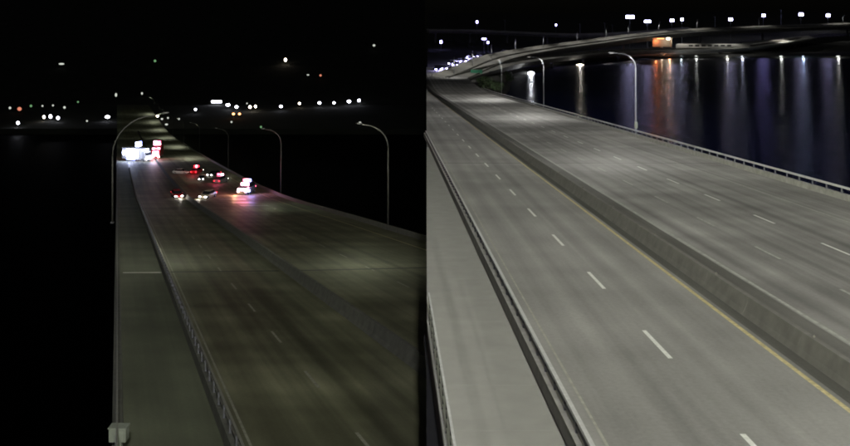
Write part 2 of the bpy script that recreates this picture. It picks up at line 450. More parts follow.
# sea wall carrying the lake side of the bright bridge
w = strip('sea_wall', R, 39.0, 40.6, stations(-60, 470, 10), -1.25, M['pier'])
bmv = w.data
for v in bmv.vertices: pass
mb = MB()
mb.loft([[R(39.2, D, -1.25), R(40.8, D, -1.25), Vector((R(40.8, D).x, D, GZ - 8)), Vector((R(39.2, D).x, D, GZ - 8))] for D in stations(-60, 470, 10)])
bpy.data.objects.remove(w)
mb.build('sea_wall', M['pier'], label='tall concrete sea wall under the lakeside edge of the bright bridge', cat='wall')
for i, D in enumerate((90, 190, 290, 390)):
    t = empty('bridge_pier', (R(24, D).x, D, GZ - 6), label='concrete pier under the bright bridge, number %s from the camera' % ['one', 'two', 'three', 'four'][i], cat='pier', group='piers under the bright bridge') if D > 200 else None
    if t:
        h = R(24, D).z - 1.21 - (GZ - 6)
        MB().box((0, 0, h / 2), (3, 2.4, h)).build('column', M['pier'], t)
        MB().box((1, 0, h - 1), (16, 2.2, 1.99)).build('cap_beam', M['pier'], t)

# ------------------------------------------------------------------ street lamps of both bridges
def lamp(name, base, H, arm, side, label, power, col, lens, group, box=False, bend=2.5, rad=.1):
    pm_ = M['polel'] if bend > 3 else M['pole']
    """tapered pole whose arm curves over the road; side = -1 leans towards -x"""
    t = empty(name, base, label=label, cat='street lamp', group=group)
    MB().tube([(0, 0, 0), (0, 0, H * .5), (0, 0, H - bend)], [rad * 1.3, rad, rad * .75], 8).build('pole', pm_, t, smooth=True)
    pts = []
    for k in range(9):
        a = math.pi / 2 * k / 8
        pts.append((side * bend * (1 - math.cos(a)), 0, H - bend + bend * math.sin(a) * .94))
    pts.append((side * arm, 0, H))
    MB().tube(pts, [rad * .75] * 6 + [rad * .62] * 4, 8).build('arm', pm_, t, smooth=True)
    MB().box((0, 0, .12), (rad * 4.2, rad * 4.2, .24)).build('base_plate', M['post'], t)
    hd = MB(); hd.loft([[(side * (arm + x), y * w, H + z) for y, z in ((-1, -.05), (1, -.05), (.6, .14), (-.6, .14))] for x, w in ((-.1, .1), (.25, .2), (.85, .17), (1.0, .08))])
    hdo = hd.build('lamp_head', pm_, t)
    MB().box((side * (arm + .5), 0, H - .065), (.55, .24, .03)).build('lens', lens, hdo)
    if box: MB().box((0, -.25, 1.9), (.5, .3, 1.1)).build('control_box', M['box'], t)
    lum_light(t, (side * (arm + .5), 0, H - .12), power, col, .25, IES_HIGH if bend > 3 else IES_WIDE)
    return t
CR = (1.0, .975, .90); PR = 300
lamp('street_lamp', R(41.9, 162, 0), 14.2, 3.6, -1, 'tall curved street lamp at the lakeside parapet, nearest of its row', PR, CR, M['e_lum'], 'street lamps along the bright bridge', True)
lamp('street_lamp', R(42.4, 262, 0), 14.2, 3.6, -1, 'second street lamp on the lakeside parapet before the green bushes', PR * 1.5, CR, M['e_lum'], 'street lamps along the bright bridge')
lamp('street_lamp', R(43, 366, 0), 14.2, 3.6, -1, 'farthest lakeside street lamp on the bright bridge beside the dark bushes', PR * 1.9, CR, M['e_lum'], 'street lamps along the bright bridge')
lamp('street_lamp', R(41.9, 60, 0), 14.2, 3.6, -1, 'street lamp of the bright bridge just outside the right picture edge', PR * .95, CR, M['e_lum'], 'street lamps along the bright bridge')
# unseen high-mast lamp added behind the viewer to light the near decks evenly
hm = empty('unseen_fill_mast', (2.6, -14, GZ - 6), label='unseen high mast fill lamp added behind the viewer beside the bright bridge', cat='street lamp')
HM = CAMZ + 17 - (GZ - 6)
MB().tube([(0, 0, 0), (0, 0, HM)], [.7, .25], 12).build('pole', M['pole'], hm, smooth=True)
ring = MB().tube([(1.2 * math.cos(a), 1.2 * math.sin(a), HM) for a in [i * math.pi / 8 for i in range(17)]], .12, 6).build('fill_lamp_ring', M['pole'], hm)
for a in range(6): MB().box((1.2 * math.cos(a * 1.047), 1.2 * math.sin(a * 1.047), HM - .2), (.6, .6, .25)).build('lamp_head', M['e_lum'], ring)
lum_light(hm, (0, 0, HM - .8), 4700, (1.0, .99, .94), .8, IES_HIGH)

# ------------------------------------------------------------------ dim bridge (left)
DL = stations(38, 1461, 4, 1.05)
XB, XM, XE = 5.4, 20.0, 48.6
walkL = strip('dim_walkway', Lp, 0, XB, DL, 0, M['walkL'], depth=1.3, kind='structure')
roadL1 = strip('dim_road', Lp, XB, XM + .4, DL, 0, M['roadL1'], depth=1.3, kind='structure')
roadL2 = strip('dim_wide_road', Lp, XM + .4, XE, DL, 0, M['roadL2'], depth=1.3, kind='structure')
dashes(roadL1, Lp, 12.5, 49.6, 13.6, 4.4, 16, .2, M['whited'])
dashes(roadL2, Lp, 31.0, 78, 13.6, 4.4, 12, .18, M['whited'])
strip('edge_line', Lp, 21.9, 22.08, stations(38, 400), .006, M['whited'], roadL2)
strip('edge_line', Lp, 6.6, 6.75, stations(38, 300), .006, M['whited'], roadL1)
strip('edge_line', Lp, 44.6, 44.8, stations(38, 400), .006, M['yellow'], roadL2)
def skew(a, b, Da, Db, w, m, par, nm='expansion_joint'):
    mb = MB(); mb.quad(Lp(a, Da, .012), Lp(b, Db, .012), Lp(b, Db + w, .012), Lp(a, Da + w, .012)); mb.build(nm, m, par)
Dj = 14155 / (272.5 - 147)
skew(.7, XB - .1, Dj - .5, Dj - .3, .6, M['jointl'], walkL)
n = 6
for i in range(3):
    f0, f1 = i / 3, (i + 1) / 3
    a, b = XB + .8 + (XM - .5 - XB - .8) * f0, XB + .8 + (XM - .5 - XB - .8) * f1
    skew(a, b, Dj + 1.1 * f0, Dj + 1.1 * f1, .8, M['joint'], roadL1)
for i in range(6):
    f0, f1 = i / 6, (i + 1) / 6
    a, b = XM + 2 + (XE - XM - 2.4) * f0, XM + 2 + (XE - XM - 2.4) * f1
    skew(a, b, Dj + 1.3 + 4.5 * f0, Dj + 1.3 + 4.5 * f1, .8, M['joint'], roadL2)
for Dq in (232, 330):
    skew(.7, XB - .1, Dq, Dq + .2, 1.0, M['joint'], walkL); skew(XB + .8, XM - .5, Dq, Dq + 1, .9, M['joint'], roadL1)

bl = empty('walkway_barrier', Lp(5.4, 40), label='dim concrete parapet with thin twin rails beside the left walkway', cat='barrier')
D = 38.5
while D < 420:
    st = 6.6 if D < 160 else 13.2
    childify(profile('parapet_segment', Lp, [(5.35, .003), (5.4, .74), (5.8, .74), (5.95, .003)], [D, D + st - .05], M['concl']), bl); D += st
for h, x in ((1.42, 5.68), (1.12, 5.68)):
    childify(profile('rail', Lp, [(x - .07, h - .05), (x - .07, h + .05), (x + .07, h + .05), (x + .07, h - .05)], stations(38, 420), M['steell']), bl)
pm4 = post_mesh(.7, .1, .15); D = 39.3
while D < 260:
    childify(link('post', pm4, loc=Lp(5.62, D, .72)), bl); D += 2.6

ml = empty('median_barrier', Lp(20.2, 40), label='dark concrete median barrier running down the middle of the dim bridge', cat='barrier')
D = 38.5
while D < 900:
    st = 7.3 if D < 200 else 22
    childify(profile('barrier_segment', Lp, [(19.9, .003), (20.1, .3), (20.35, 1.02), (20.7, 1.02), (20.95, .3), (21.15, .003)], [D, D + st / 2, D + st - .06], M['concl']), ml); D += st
pl = empty('bridge_parapet', Lp(48.6, 150), label='pale parapet on the right edge of the dim bridge above black water', cat='parapet')
D = 38.5
while D < 700:
    st = 14 if D < 300 else 40
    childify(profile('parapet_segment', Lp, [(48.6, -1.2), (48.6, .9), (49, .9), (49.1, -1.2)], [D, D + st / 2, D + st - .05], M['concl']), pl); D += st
ol = empty('pedestrian_railing', Lp(.2, 44), label='dark outer railing along the left edge of the dim bridge', cat='railing')
childify(profile('kerb', Lp, [(-.25, -1.2), (-.25, .25), (.3, .25), (.35, .003), (.35, -1.2)], stations(38, 700, 4, 1.05), M['concl']), ol)
for h in (.6, .95, 1.3):
    childify(profile('rail', Lp, [(-.04, h - .045), (-.04, h + .045), (.06, h + .045), (.06, h - .045)], stations(38, 420), M['steell']), ol)
pm5 = post_mesh(1.1, .08, .1); D = 39.3
while D < 260:
    childify(link('post', pm5, loc=Lp(0, D, .24)), ol); D += 2.6
for i, D in enumerate((70, 150, 250, 400, 600, 850, 1100)):
    z = zL(D) - 1.3; nm = ['first', 'second', 'third', 'fourth', 'fifth', 'sixth', 'seventh'][i]
    t = empty('bridge_pier', (Lp(24, D).x, D, GZ - 8), label='concrete pier under the dim bridge, %s one out' % nm, cat='pier', group='piers under the dim bridge')
    h = z - (GZ - 8)
    if h < 3: continue
    for q in (-15, 15): MB().box((q, 0, h / 2 - 1), (3.2, 3, h - 2)).build('column', M['pier'], t)
    MB().box((0, 0, h - 1.05), (44, 3.2, 2)).build('cap_beam', M['pier'], t)

# utility box on the railing, bottom left
ub = empty('utility_box', Lp(.1, 46.4), label='small grey utility box on a post at the bottom left walkway edge', cat='utility box')
MB().box((0, 0, .3), (.3, .26, .6)).build('post', M['box'], ub)
b_ = MB().box((0, 0, .92), (.82, .55, .64)).build('cabinet', M['box'], ub)
MB().box((0, -.29, .92), (.66, .03, .5)).build('door', M['box'], b_)
MB().box((0, 0, 1.27), (.9, .62, .05)).build('lid', M['box'], b_)

CL = (.95, 1.0, .66); PL = 26
lamp('street_lamp', Lp(-.9, 186, 0), 21.6, 10, 1, 'tall arched street lamp leaning over the dim walkway at left', PL, CL, M['e_luml'], 'street lamps along the dim bridge', bend=8.5, rad=.15)
lamp('street_lamp', Lp(50.8, 178, 0), 19.3, 5.0, -1, 'curved street lamp on the right parapet of the dim bridge, nearest one', PL, CL, M['e_luml'], 'street lamps along the dim bridge', bend=4.5, rad=.13)
lamp('street_lamp', Lp(50.4, 292, 0), 20.2, 5.0, -1, 'second curved street lamp on the right parapet of the dim bridge', PL, CL, M['e_luml'], 'street lamps along the dim bridge', bend=4.5, rad=.13)
lamp('street_lamp', Lp(-1, -14, 0), 18.5, 4.0, 1, 'unseen fill lamp added behind the viewer over the dim bridge', PL * 50, CL, M['e_luml'], 'street lamps along the dim bridge', bend=4.5)  # unseen lamp added to brighten the near part of the dim bridge
lamp('street_lamp', Lp(50.4, 430, 0), 18.5, 5.0, -1, 'third curved street lamp on the dim bridge, beyond the red emergency lights', PL, CL, M['e_luml'], 'street lamps along the dim bridge', bend=4.5)
for D, nm in ((580, 'nearest'), (720, 'second'), (860, 'third'), (1000, 'fourth'), (1140, 'fifth'), (1290, 'farthest')):
    lamp('street_lamp', Lp(50.4, D, 0), 18.5, 5.0, -1, 'tiny street lamp on the climbing far end of the dim bridge, %s of six' % nm, PL * 2.4, CL, M['e_luml'], 'tiny street lamps on the far end of the dim bridge', bend=4.5)

# ------------------------------------------------------------------ vehicles (front towards -y)
def car(name, base, rz, label, paintm, head=None, tail=None, scale=1.0, bar=None, group=None, suv=False, cat='car'):
    t = empty(name, base, rz, label, cat, group, scale)
    up = .28 if suv else 0
    st = [(-2.35, .42, .66, .72), (-2.2, .30, .78, .86), (-1.2, .24, .94, .92), (-.9, .24, .97, .93), (1.5, .24, 1.0, .93), (2.1, .28, .98, .88), (2.35, .42, .82, .78)]
    rings = []
    for y, z0, z1, w in st:
        z1 += up * .8; zm = (z0 + z1) / 2 + .05
        rings.append([(-w * .86, y, z0), (w * .86, y, z0), (w, y, zm), (w * .93, y, z1), (-w * .93, y, z1), (-w, y, zm)])
    MB().loft(rings).build('body', paintm, t)
    z1 = .95 + up * .8; z2 = 1.46 + up * 1.4
    back = 2.15 if suv else 1.75
    cb = MB().loft([[(-.86, -1.15, z1), (.86, -1.15, z1), (.86, back, z1), (-.86, back, z1)],
                    [(-.66, -.35, z2), (.66, -.35, z2), (.66, back - .55, z2), (-.66, back - .55, z2)]]).build('cabin_glass', M['glass'], t)
    MB().loft([[(-.68, -.38, z2), (.68, -.38, z2), (.68, back - .5, z2), (-.68, back - .5, z2)],
               [(-.58, -.25, z2 + .06), (.58, -.25, z2 + .06), (.58, back - .65, z2 + .06), (-.58, back - .65, z2 + .06)]]).build('roof', paintm, cb)
    for sx in (-1, 1):
        MB().box((sx * .62, -2.3, .66 + up * .5), (.38, .12, .17)).build('headlight', head or M['e_off'], t)
        MB().box((sx * .68, 2.32, .76 + up * .5), (.34, .1, .18)).build('taillight', tail or M['e_off'], t)
        MB().box((sx * .98, -.75, 1.0 + up * .8), (.16, .12, .13)).build('mirror', paintm, t)
        for y in (-1.45, 1.42):
            w = MB().tube([(sx * .72, y, .33), (sx * .95, y, .33)], .33, 14).build('tyre', M['tyre'], t)
            MB().tube([(sx * .90, y, .33), (sx * .962, y, .33)], .2, 10).build('rim', M['rim'], w)
    MB().box((0, -2.37, .42), (1.4, .08, .14)).build('bumper', M['black'], t)
    if bar:
        mb_ = MB().box((0, .3, z2 + .1), (1.5, .4, .08)).build('light_bar', M['black'], t)
        for k, m in enumerate(bar):
            MB().box((-.48 + .96 * k / max(1, len(bar) - 1), .3, z2 + .35), (1.25 / len(bar), .38, .4)).build('strobe', m, mb_)
    return t
def glow(parent, loc, col, power, r=.6):
    return lum_light(parent, loc, power, col, r, None)
GL = 'vehicles stopped on the dim bridge'
def onL(x, y):        # deck point of the dim bridge under a photo pixel
    lo, hi = 40.0, 1460.0
    for _ in range(60):
        mid = (lo + hi) / 2
        yy = HY + (CAMZ - zL(mid)) * F / mid
        if yy > y: lo = mid
        else: hi = mid
    D = (lo + hi) / 2
    return Vector(((x - 425) * D / F, D, zL(D) + .01))
SC = 1.45
c = car('car', onL(177, 197.5), math.radians(24), 'dark red car with both white headlights on, left of the pair', P_['red'], M['e_head'], M['e_tail'], SC, group=GL); glow(c, (0, -4, .8), (1, .9, .8), 500, .3)
c = car('car', onL(208, 198), math.radians(-14), 'beige car with headlights on, right of the dark red car', P_['beige'], M['e_head'], M['e_tail'], SC, group=GL); glow(c, (0, -4, .8), (1, .9, .75), 500, .3)
car('car', onL(181, 174), math.radians(80), 'unlit silver car parked crosswise behind the headlight pair', P_['silver'], None, None, SC, group=GL)
c = car('sport_utility_car', onL(197, 174), math.radians(170), 'tall red-lit car with glowing tail lamps in the middle lane', P_['red'], M['e_head'], M['e_tail'], SC * 1.05, bar=[M['e_tail'], M['e_copp'], M['e_tail']], group=GL, suv=True); glow(c, (0, 3, 2.6), (1, .05, .08), 700)
car('car', onL(201.5, 180), math.radians(10), 'small dark car with one bright spot of headlight behind beige car', P_['black'], M['e_head'], None, SC * .8, group=GL)
c = car('car', onL(214, 176), math.radians(-20), 'black car with white headlights between two red-lit cars', P_['black'], M['e_head'], M['e_tail'], SC, group=GL)
c = car('sport_utility_car', onL(221, 183), math.radians(165), 'dark car with pink and red tail glow beside the parapet', P_['grey'], M['e_head'], M['e_tail'], SC, bar=[M['e_copp'], M['e_copr']], group=GL, suv=True); glow(c, (0, 3, 2.2), (1, .1, .2), 500)
c = car('emergency_car', onL(246.5, 194), math.radians(-8), 'emergency car with blazing pink white and blue flashers nearest the viewer', P_['grey'], M['e_copp'], M['e_copr'], SC * 1.3, bar=[M['e_copr'], M['e_copp'], M['e_copp'], M['e_copb']], group=GL, suv=True, cat='emergency car')
MB().box((0, -2.2, 1.05), (1.5, .14, .5)).build('grille_strobe', M['e_copp'], c); MB().box((0, -.78, 1.75), (1.3, .2, .42)).build('dash_strobe', M['e_copp'], c)
MB().box((1.05, -1.9, .9), (.25, .6, .3)).build('side_strobe', M['e_copb'], c)
glow(c, (0, -1.4, 3.4), (1, .22, .3), 4200, .7); glow(c, (-1.0, -2.9, 1.2), (1, .5, .25), 1800, .5); glow(c, (1.6, -2.4, 1.5), (.3, .35, 1), 1500, .5)

streak_mat = road_mat('added_glossy_streak', (0.06, 0.06, 0.042), [], rough=.40, spec=.6, blotch=.3, seed=31.0)
strip('streak_patch', Lp, lambda D: 30.5 + 1.2 * math.sin(D * .11), lambda D: 38 + 1.4 * math.sin(D * .083 + 1), stations(243, 304, 3, 1.0), .005, streak_mat, roadL2, label='glossy dark patch added in front of the emergency car to streak its flashers')  # glossier patch added to mirror the flashers as a streak
def truck(base, rz, label, paintm, panels, scale):
    t = empty('emergency_truck', base, rz, label, 'truck', GL, scale)
    MB().loft([[(-1.2, y, .5), (1.2, y, .5), (1.2, y, z), (-1.2, y, z)] for y, z in ((-4.2, 1.5), (-4.15, 2.0), (-3.6, 2.9), (-2.3, 2.95))]).build('cab', paintm, t)
    MB().box((0, -4.0, 2.2), (2.1, .5, .7), top=.9).build('windscreen', M['glass'], t)
    MB().box((0, 1.05, 2.05), (2.45, 6.4, 2.9)).build('box_body', paintm, t)
    for sx in (-1, 1):
        MB().box((sx * .85, -4.25, 1.0), (.5, .12, .3)).build('headlight', M['e_head'], t)
        for y in (-3.1, 2.6):
            w_ = MB().tube([(sx * .85, y, .5), (sx * 1.22, y, .5)], .5, 14).build('tyre', M['tyre'], t)
            MB().tube([(sx * 1.18, y, .5), (sx * 1.24, y, .5)], .28, 10).build('rim', M['rim'], w_)
    lb = MB().box((0, -3.0, 3.02), (2.2, .5, .12)).build('light_bar', M['black'], t)
    for k, m in enumerate(panels[:3]): MB().box((-.75 + .75 * k, -3.0, 3.28), (.7, .48, .38)).build('strobe', m, lb)
    ms = MB().tube([(0, -.5, 3.5), (0, -.5, 5.0)], .09, 8).build('glare_mast', M['pole'], t)
    for k, (x, z) in enumerate(((-.55, 5.0), (.55, 5.0), (-.55, 4.3), (.55, 4.3))):
        MB().box((x, -.6, z), (.95, .3, .55)).build('floodlight', panels[k % len(panels)], ms)  # glowing boxes on a mast added to give the glare its height
    return t
t = truck(onL(137, 161), math.radians(62), 'large emergency truck with blue white flashing lights behind left lamp arch', P_['silver'], [M['e_copw'], M['e_copb'], M['e_copw']], 1.9)
for y in (-1.4, -.1, 1.2, 2.5, 3.7): MB().ball((-1.28, y, 2.2), .5, 10, 6, (.3, 1.0, 2.1 if y < 3 else 1.4)).build('glare_panel', M['e_copw'], t)  # glowing shapes added to stand in for the glare around the truck
MB().box((-1.32, 1.0, .62), (.14, 3.0, .4)).build('glare_panel', M['e_copb'], t)
glow(t, (-3.0, 0, 3.6), (.62, .68, 1), 10000, 1); glow(t, (0, -6, 3), (.7, .74, 1), 6000, 1)
t = truck(onL(157.5, 158), math.radians(8), 'emergency truck with glaring pink red lights right of the blue white one', P_['red'], [M['e_copp'], M['e_copr'], M['e_copp']], 1.8)
MB().box((0, -4.25, 1.55), (1.9, .14, .6)).build('glare_panel', M['e_copp'], t); MB().box((0, -4.05, 2.35), (1.7, .5, .5)).build('glare_panel', M['e_copp'], t)  # glowing front panels added in place of glare
glow(t, (0, -6.2, 3.2), (1, .35, .42), 6000, 1)

# ------------------------------------------------------------------ lights on the far left shore and hills
def gy(D): return HY + (CAMZ - hill(D)) * F / D
def shore_lamp(x, y, w, h, m, label, drop=4.0, tall=None, name='shore_lamp', cat='lamp', group='lamps along the far left shore'):
    lo, hi = 1190.0, 3050.0
    for _ in range(50):
        mid = (lo + hi) / 2
        if gy(mid) > y + drop: lo = mid
        else: hi = mid
    D = (lo + hi) / 2; p = px(x, y, D); g = hill(D); k = D / F
    t = empty(name, (p.x, D, g - .3), label=label, cat=cat, group=group); H = p.z - g + .3
    MB().tube([(0, 0, 0), (0, 0, H)], [.25, .14], 6).build('pole', M['post'], t)
    hd = MB().box((0, .2, H + h * k * .35), (w * k * 1.1, .5, h * k * .2), top=.8).build('lamp_head', M['post'], t)
    MB().ball((0, -.1, H), .5, 10, 6, (w * k, .8, h * k)).build('lens', m, hd)
    return t
B, K = 'e_white', .62
for x, y, w, h, m, lab in [
    (44, 117, 4, 5, 'e_warm', 'leftmost lamp of the bright trio on the far left shore'),
    (50.5, 116.5, 5, 6, 'e_white', 'middle lamp of the bright trio on the far left shore'),
    (58, 118, 5, 5, 'e_white', 'right lamp of the bright trio on the far left shore'),
    (18, 123, 5, 5, 'e_white', 'single white lamp lowest on the left shore near the picture edge'),
    (107.5, 117, 8, 4.5, 'e_white', 'wide white lamp just left of the far bridge end'),
    (87, 121, 3, 3, 'e_dim', 'faint lamp below the shore row left of the bridge end'),
    (10, 108, 4, 4, 'e_dim', 'dim lamp at the far left picture edge on the shore'),
    (19.5, 109, 7, 6, 'e_dimr', 'dim reddish lamp at the far left of the shore'),
    (31, 106, 4, 4, 'e_dimg', 'dim green lamp on the far left shore'),
    (42.5, 106, 3, 3, 'e_dim', 'small dim lamp above the bright trio'),
    (53, 105.5, 3, 3, 'e_dim', 'faint lamp above the middle of the bright trio'),
    (64.5, 107.5, 4, 4, 'e_dim', 'dim grey lamp up right of the bright trio'),
    (78, 102, 3, 3, 'e_dimg', 'faint greenish lamp between the trio and the bridge end'),
    (116, 95, 3.5, 6, 'e_dim', 'tall faint lamp standing over the far bridge end'),
    (142, 93.5, 3, 4, 'e_dim', 'second faint tall lamp over the far bridge end'),
    (61.5, 64, 9, 3, 'e_dim', 'dim double lamp high on the left hillside'),
    (155, 61, 4, 4, 'e_dimg', 'lone dim lamp high on the hillside above the bridge end'),
    (157.5, 116, 4, 4, 'e_warm', 'small white lamp right of the lamp arch tip'),
    (162, 119, 4, 3, 'e_dim', 'faint lamp just below right of the lamp arch tip'),
    (168, 118, 3, 3, 'e_dim', 'middle faint lamp right of the lamp arch tip'),
    (179, 119, 3, 3, 'e_dim', 'rightmost faint lamp right of the lamp arch tip'),
    (166.5, 124.5, 5, 3, 'e_dim', 'low faint lamp beside the pink emergency truck'),
    (195.5, 109.5, 3.5, 3.5, 'e_white', 'small white lamp left of the long bright strip light'),
    (228, 105, 7, 4, 'e_white', 'first lamp right of the long bright strip light'),
    (236.5, 107, 5, 4.5, 'e_white', 'second lamp right of the long bright strip light'),
    (247, 103.5, 2.5, 2.5, 'e_dim', 'tiny faint lamp above the close lamp pair on the shore'),
    (250, 107, 4.5, 4.5, 'e_warm', 'left lamp of a close pair on the right part of the shore'),
    (255.5, 106.5, 4, 4.5, 'e_warm', 'right lamp of a close pair on the right part of the shore'),
    (233.5, 114, 4.5, 3.5, 'e_orange', 'left lamp of the reddish pair under the shore row'),
    (239.5, 114, 4, 3.5, 'e_orange', 'right lamp of the reddish pair under the shore row'),
    (231.5, 122, 3, 3, 'e_dim', 'faint grey lamp beneath the reddish pair'),
    (261, 127, 3.5, 3.5, 'e_dimg', 'faint green lamp lowest under the right shore row'),
    (281, 106.5, 5, 4, 'e_white', 'lone white lamp in the gap of the right shore row'),
    (299.5, 103.5, 4, 3.5, 'e_warm', 'smaller lamp between two brighter ones on the right shore row'),
    (319.5, 103, 5, 4, 'e_white', 'white lamp fourth from the right end of the shore row'),
    (334, 103, 4, 4, 'e_white', 'white lamp third from the right end of the shore row'),
    (349, 101.5, 6, 4.5, 'e_white', 'wide white lamp second from the right end of the shore row'),
    (359, 100.5, 4.5, 4.5, 'e_white', 'rightmost white lamp of the far left shore row'),
    (285.5, 60, 4, 5.5, 'e_warm', 'bright lone lamp high on the hillside above the shore row'),
    (320.5, 75.5, 3.5, 3.5, 'e_dimr', 'dim reddish hillside lamp right of the bright lone one'),
    (308, 75, 4, 2, 'e_dim', 'very faint hillside lamp left of the dim reddish one'),
    (374, 45.5, 4, 3.5, 'e_dim', 'highest dim lamp on the hillside toward the middle'),
    (360, 122.5, 4, 2.5, 'e_dim', 'faint lamp by the tip of the nearest right lamp arm'),
]:
    shore_lamp(x, y, w * K, h * K, M[m], lab, drop=9 if y == 95 else 4)
# long lit strip on a low shed
D = 1500; p = px(216, 102, D)
wh = empty('waterfront_shed', (p.x, D + 4, hill(D)), label='low waterfront shed with a long bright strip light on its front', cat='shed')
MB().box((0, 4, 3.5), (26, 8, 7)).build('wall', M['ground'], wh)
rf = MB().loft([[(-13.5, 0, 7.01), (13.5, 0, 7.01), (13.5, 8.5, 7.01), (-13.5, 8.5, 7.01)], [(-13.5, 4, 9), (13.5, 4, 9), (13.5, 4.4, 9), (-13.5, 4.4, 9)]]).build('roof', M['steeld'], wh)
MB().box((0, -.3, p.z - hill(D)), (16, .4, 3.2)).build('strip_light', M['e_white'], wh)

# ------------------------------------------------------------------ interchange beyond the lake
def curve(pts, n=44):
    P = [px(*p) for p in pts]; out = []
    for i in range(len(P) - 1):
        a, b, c_, d = P[max(i - 1, 0)], P[i], P[i + 1], P[min(i + 2, len(P) - 1)]
        k = max(2, n // (len(P) - 1))
        for j in range(k):
            t = j / k
            out.append(.5 * ((2 * b) + (c_ - a) * t + (2 * a - 5 * b + 4 * c_ - d) * t * t + (3 * b - a - 3 * c_ + d) * t ** 3))
    out.append(P[-1]); return out
def viaduct(name, pts, width, girder, label, bank=.06, wall=1.1, piers=6, ground=lambda p: 0.0, pm_=None):
    C = curve(pts); t = empty(name, C[0], label=label, cat='viaduct')
    N = []
    for i in range(len(C)):
        d = (C[min(i + 1, len(C) - 1)] - C[max(i - 1, 0)]); d.z = 0; d.normalize(); N.append(Vector((d.y, -d.x, 0)))   # right-hand side = towards the viewer
    def at(i, off, h): return C[i] + N[i] * off + Vector((0, 0, h - off * bank))
    def sweep(nm, prof, m):
        mb = MB(); mb.loft([[at(i, o, h) for o, h in prof] for i in range(len(C))]); return childify(mb.build(nm, m), t)
    w = width / 2
    sweep('deck', [(-w, 0), (w, 0), (w, -.4), (-w, -.4)], M['rampc'])
    sweep('girder', [(-w + 1, -.41), (w - .8, -.41), (w - 1.4, -girder), (-w + 1.6, -girder)], pm_ or M['pier'])
    sweep('parapet', [(w - .3, .01), (w - .3, wall), (w, wall), (w, .01)], M['rampc'])
    if width > 15: sweep('centre_barrier', [(-.5, .01), (-.2, .9), (.2, .9), (.5, .01)], M['concd'])
    sweep('parapet', [(-w, .01), (-w, wall), (-w + .3, wall), (-w + .3, .01)], M['rampc'])
    for k in range(piers):
        i = int((k + .5) / piers * (len(C) - 1)); p = at(i, 0, -girder); g = ground(p) - 1
        if p.z - g > 1.5:
            mb = MB().tube([(p.x, p.y, g), (p.x, p.y, p.z - 1.5), (p.x, p.y, p.z)], [1.1, 1.1, 2.2], 10); childify(mb.build('column', M['pier']), t)
    return t, C
vA, CA = viaduct('viaduct', [(449, 78.5, 505), (468, 70.5, 555), (500, 58, 625), (545, 49.5, 700), (600, 42, 770), (640, 36.5, 815), (700, 31, 865), (780, 27.5, 920), (880, 24, 985)], 19, 3.2,
        'long curving lit viaduct sweeping right above the lake shore', bank=.09, piers=11)
vB, CB = viaduct('viaduct', [(455, 80, 505), (490, 70, 560), (520, 63, 610), (560, 57.5, 680), (600, 53.5, 735), (650, 51, 785), (720, 49.5, 815), (760, 46.5, 840), (812, 38, 900)], 11, 2.0,
        'lower shore ramp with pale wall under the long curving viaduct', bank=.1, piers=10)
vC, CC = viaduct('viaduct', [(428, 30.5, 1000), (470, 31, 1010), (520, 33, 1010), (575, 35, 1000), (630, 33, 990), (690, 28.5, 985)], 13, 2.6,
        'thin far overpass along the skyline behind the curving viaduct', bank=.05, piers=7)

# lamps of the interchange
def mast(x, y, D, w, h, m, label, gz, power=0, col=(1, 1, 1), name='floodlight_mast', cat='floodlight', group='floodlights above the interchange', ies_=None, r=1.0):
    p = px(x, y, D); t = empty(name, (p.x, D, gz), label=label, cat=cat, group=group); H = p.z - gz; k = D / F
    MB().tube([(0, .5, 0), (0, .5, H + .4)], [.28, .14], 8).build('pole', M['pole'], t)
    hd = MB().box((0, .35, H + h * k * .45), (w * k * 1.05, .9, .35), top=.85).build('lamp_head', M['post'], t)
    n_ = max(1, round(w / 4))
    for i in range(n_):
        MB().box(((i - (n_ - 1) / 2) * w * k / n_, -.25, H), (w * k / n_ * .94, .5, h * k * .8), top=.92).build('lens', m, hd)
    if power: lum_light(t, (0, -1.6, H - .3), power, col, r, ies_)
    return t
FW = 1500
for x, y, D, w, h, m, lab, gz, pw in [
    (630, 17, 880, 12, 5, 'e_white', 'widest floodlight bank over the viaduct, leftmost of the row', 14, 3000),
    (647.5, 21.5, 890, 9, 4, 'e_white', 'second wide floodlight just right of the widest bank', 15, 3000),
    (672, 20.5, 900, 5.5, 4.5, 'e_white', 'left floodlight of the close pair above the orange shelter', 15, 3000),
    (682, 19.5, 905, 3.6, 4.5, 'e_white', 'right floodlight of the close pair above the orange shelter', 15, 1500),
    (730.5, 19.5, 930, 6, 4.2, 'e_white', 'lone floodlight midway along the viaduct row', 16, 2500),
    (763.5, 15.5, 950, 5, 4.6, 'e_blue', 'bluish floodlight third from the right end of the viaduct row', 17, 1800),
    (801, 14.5, 970, 6.5, 5, 'e_white', 'bright floodlight second from the right end of the viaduct row', 17, 2500),
    (828, 15.5, 985, 5.5, 5, 'e_white', 'rightmost floodlight of the viaduct row', 18, 2000),
    (477, 22, 1020, 2.6, 4, 'e_blue', 'small blue white lamp high above the far overpass at left', 8, 800),
    (556, 25, 1020, 2, 3, 'e_blue', 'tiny blue lamp on the skyline above the viaduct curve', 10, 300),
    (441, 42, 900, 3.2, 4.6, 'e_blue', 'blue white lamp under the far overpass near the left', 6, 1200),
    (484, 39, 860, 6.5, 2.2, 'e_blue', 'flat bluish lamp under the far overpass, upper one', 6, 1500),
    (488, 42.5, 850, 2.6, 3.4, 'e_blue', 'bluish lamp under the far overpass, lower one', 6, 800),
]:
    mast(x, y, D, w * .72, h * .72, M['e_flood'] if m == 'e_white' else M[m], lab, landz((x - 425) * D / F, D, 100) - .5, pw * .05, (.75, .8, 1))
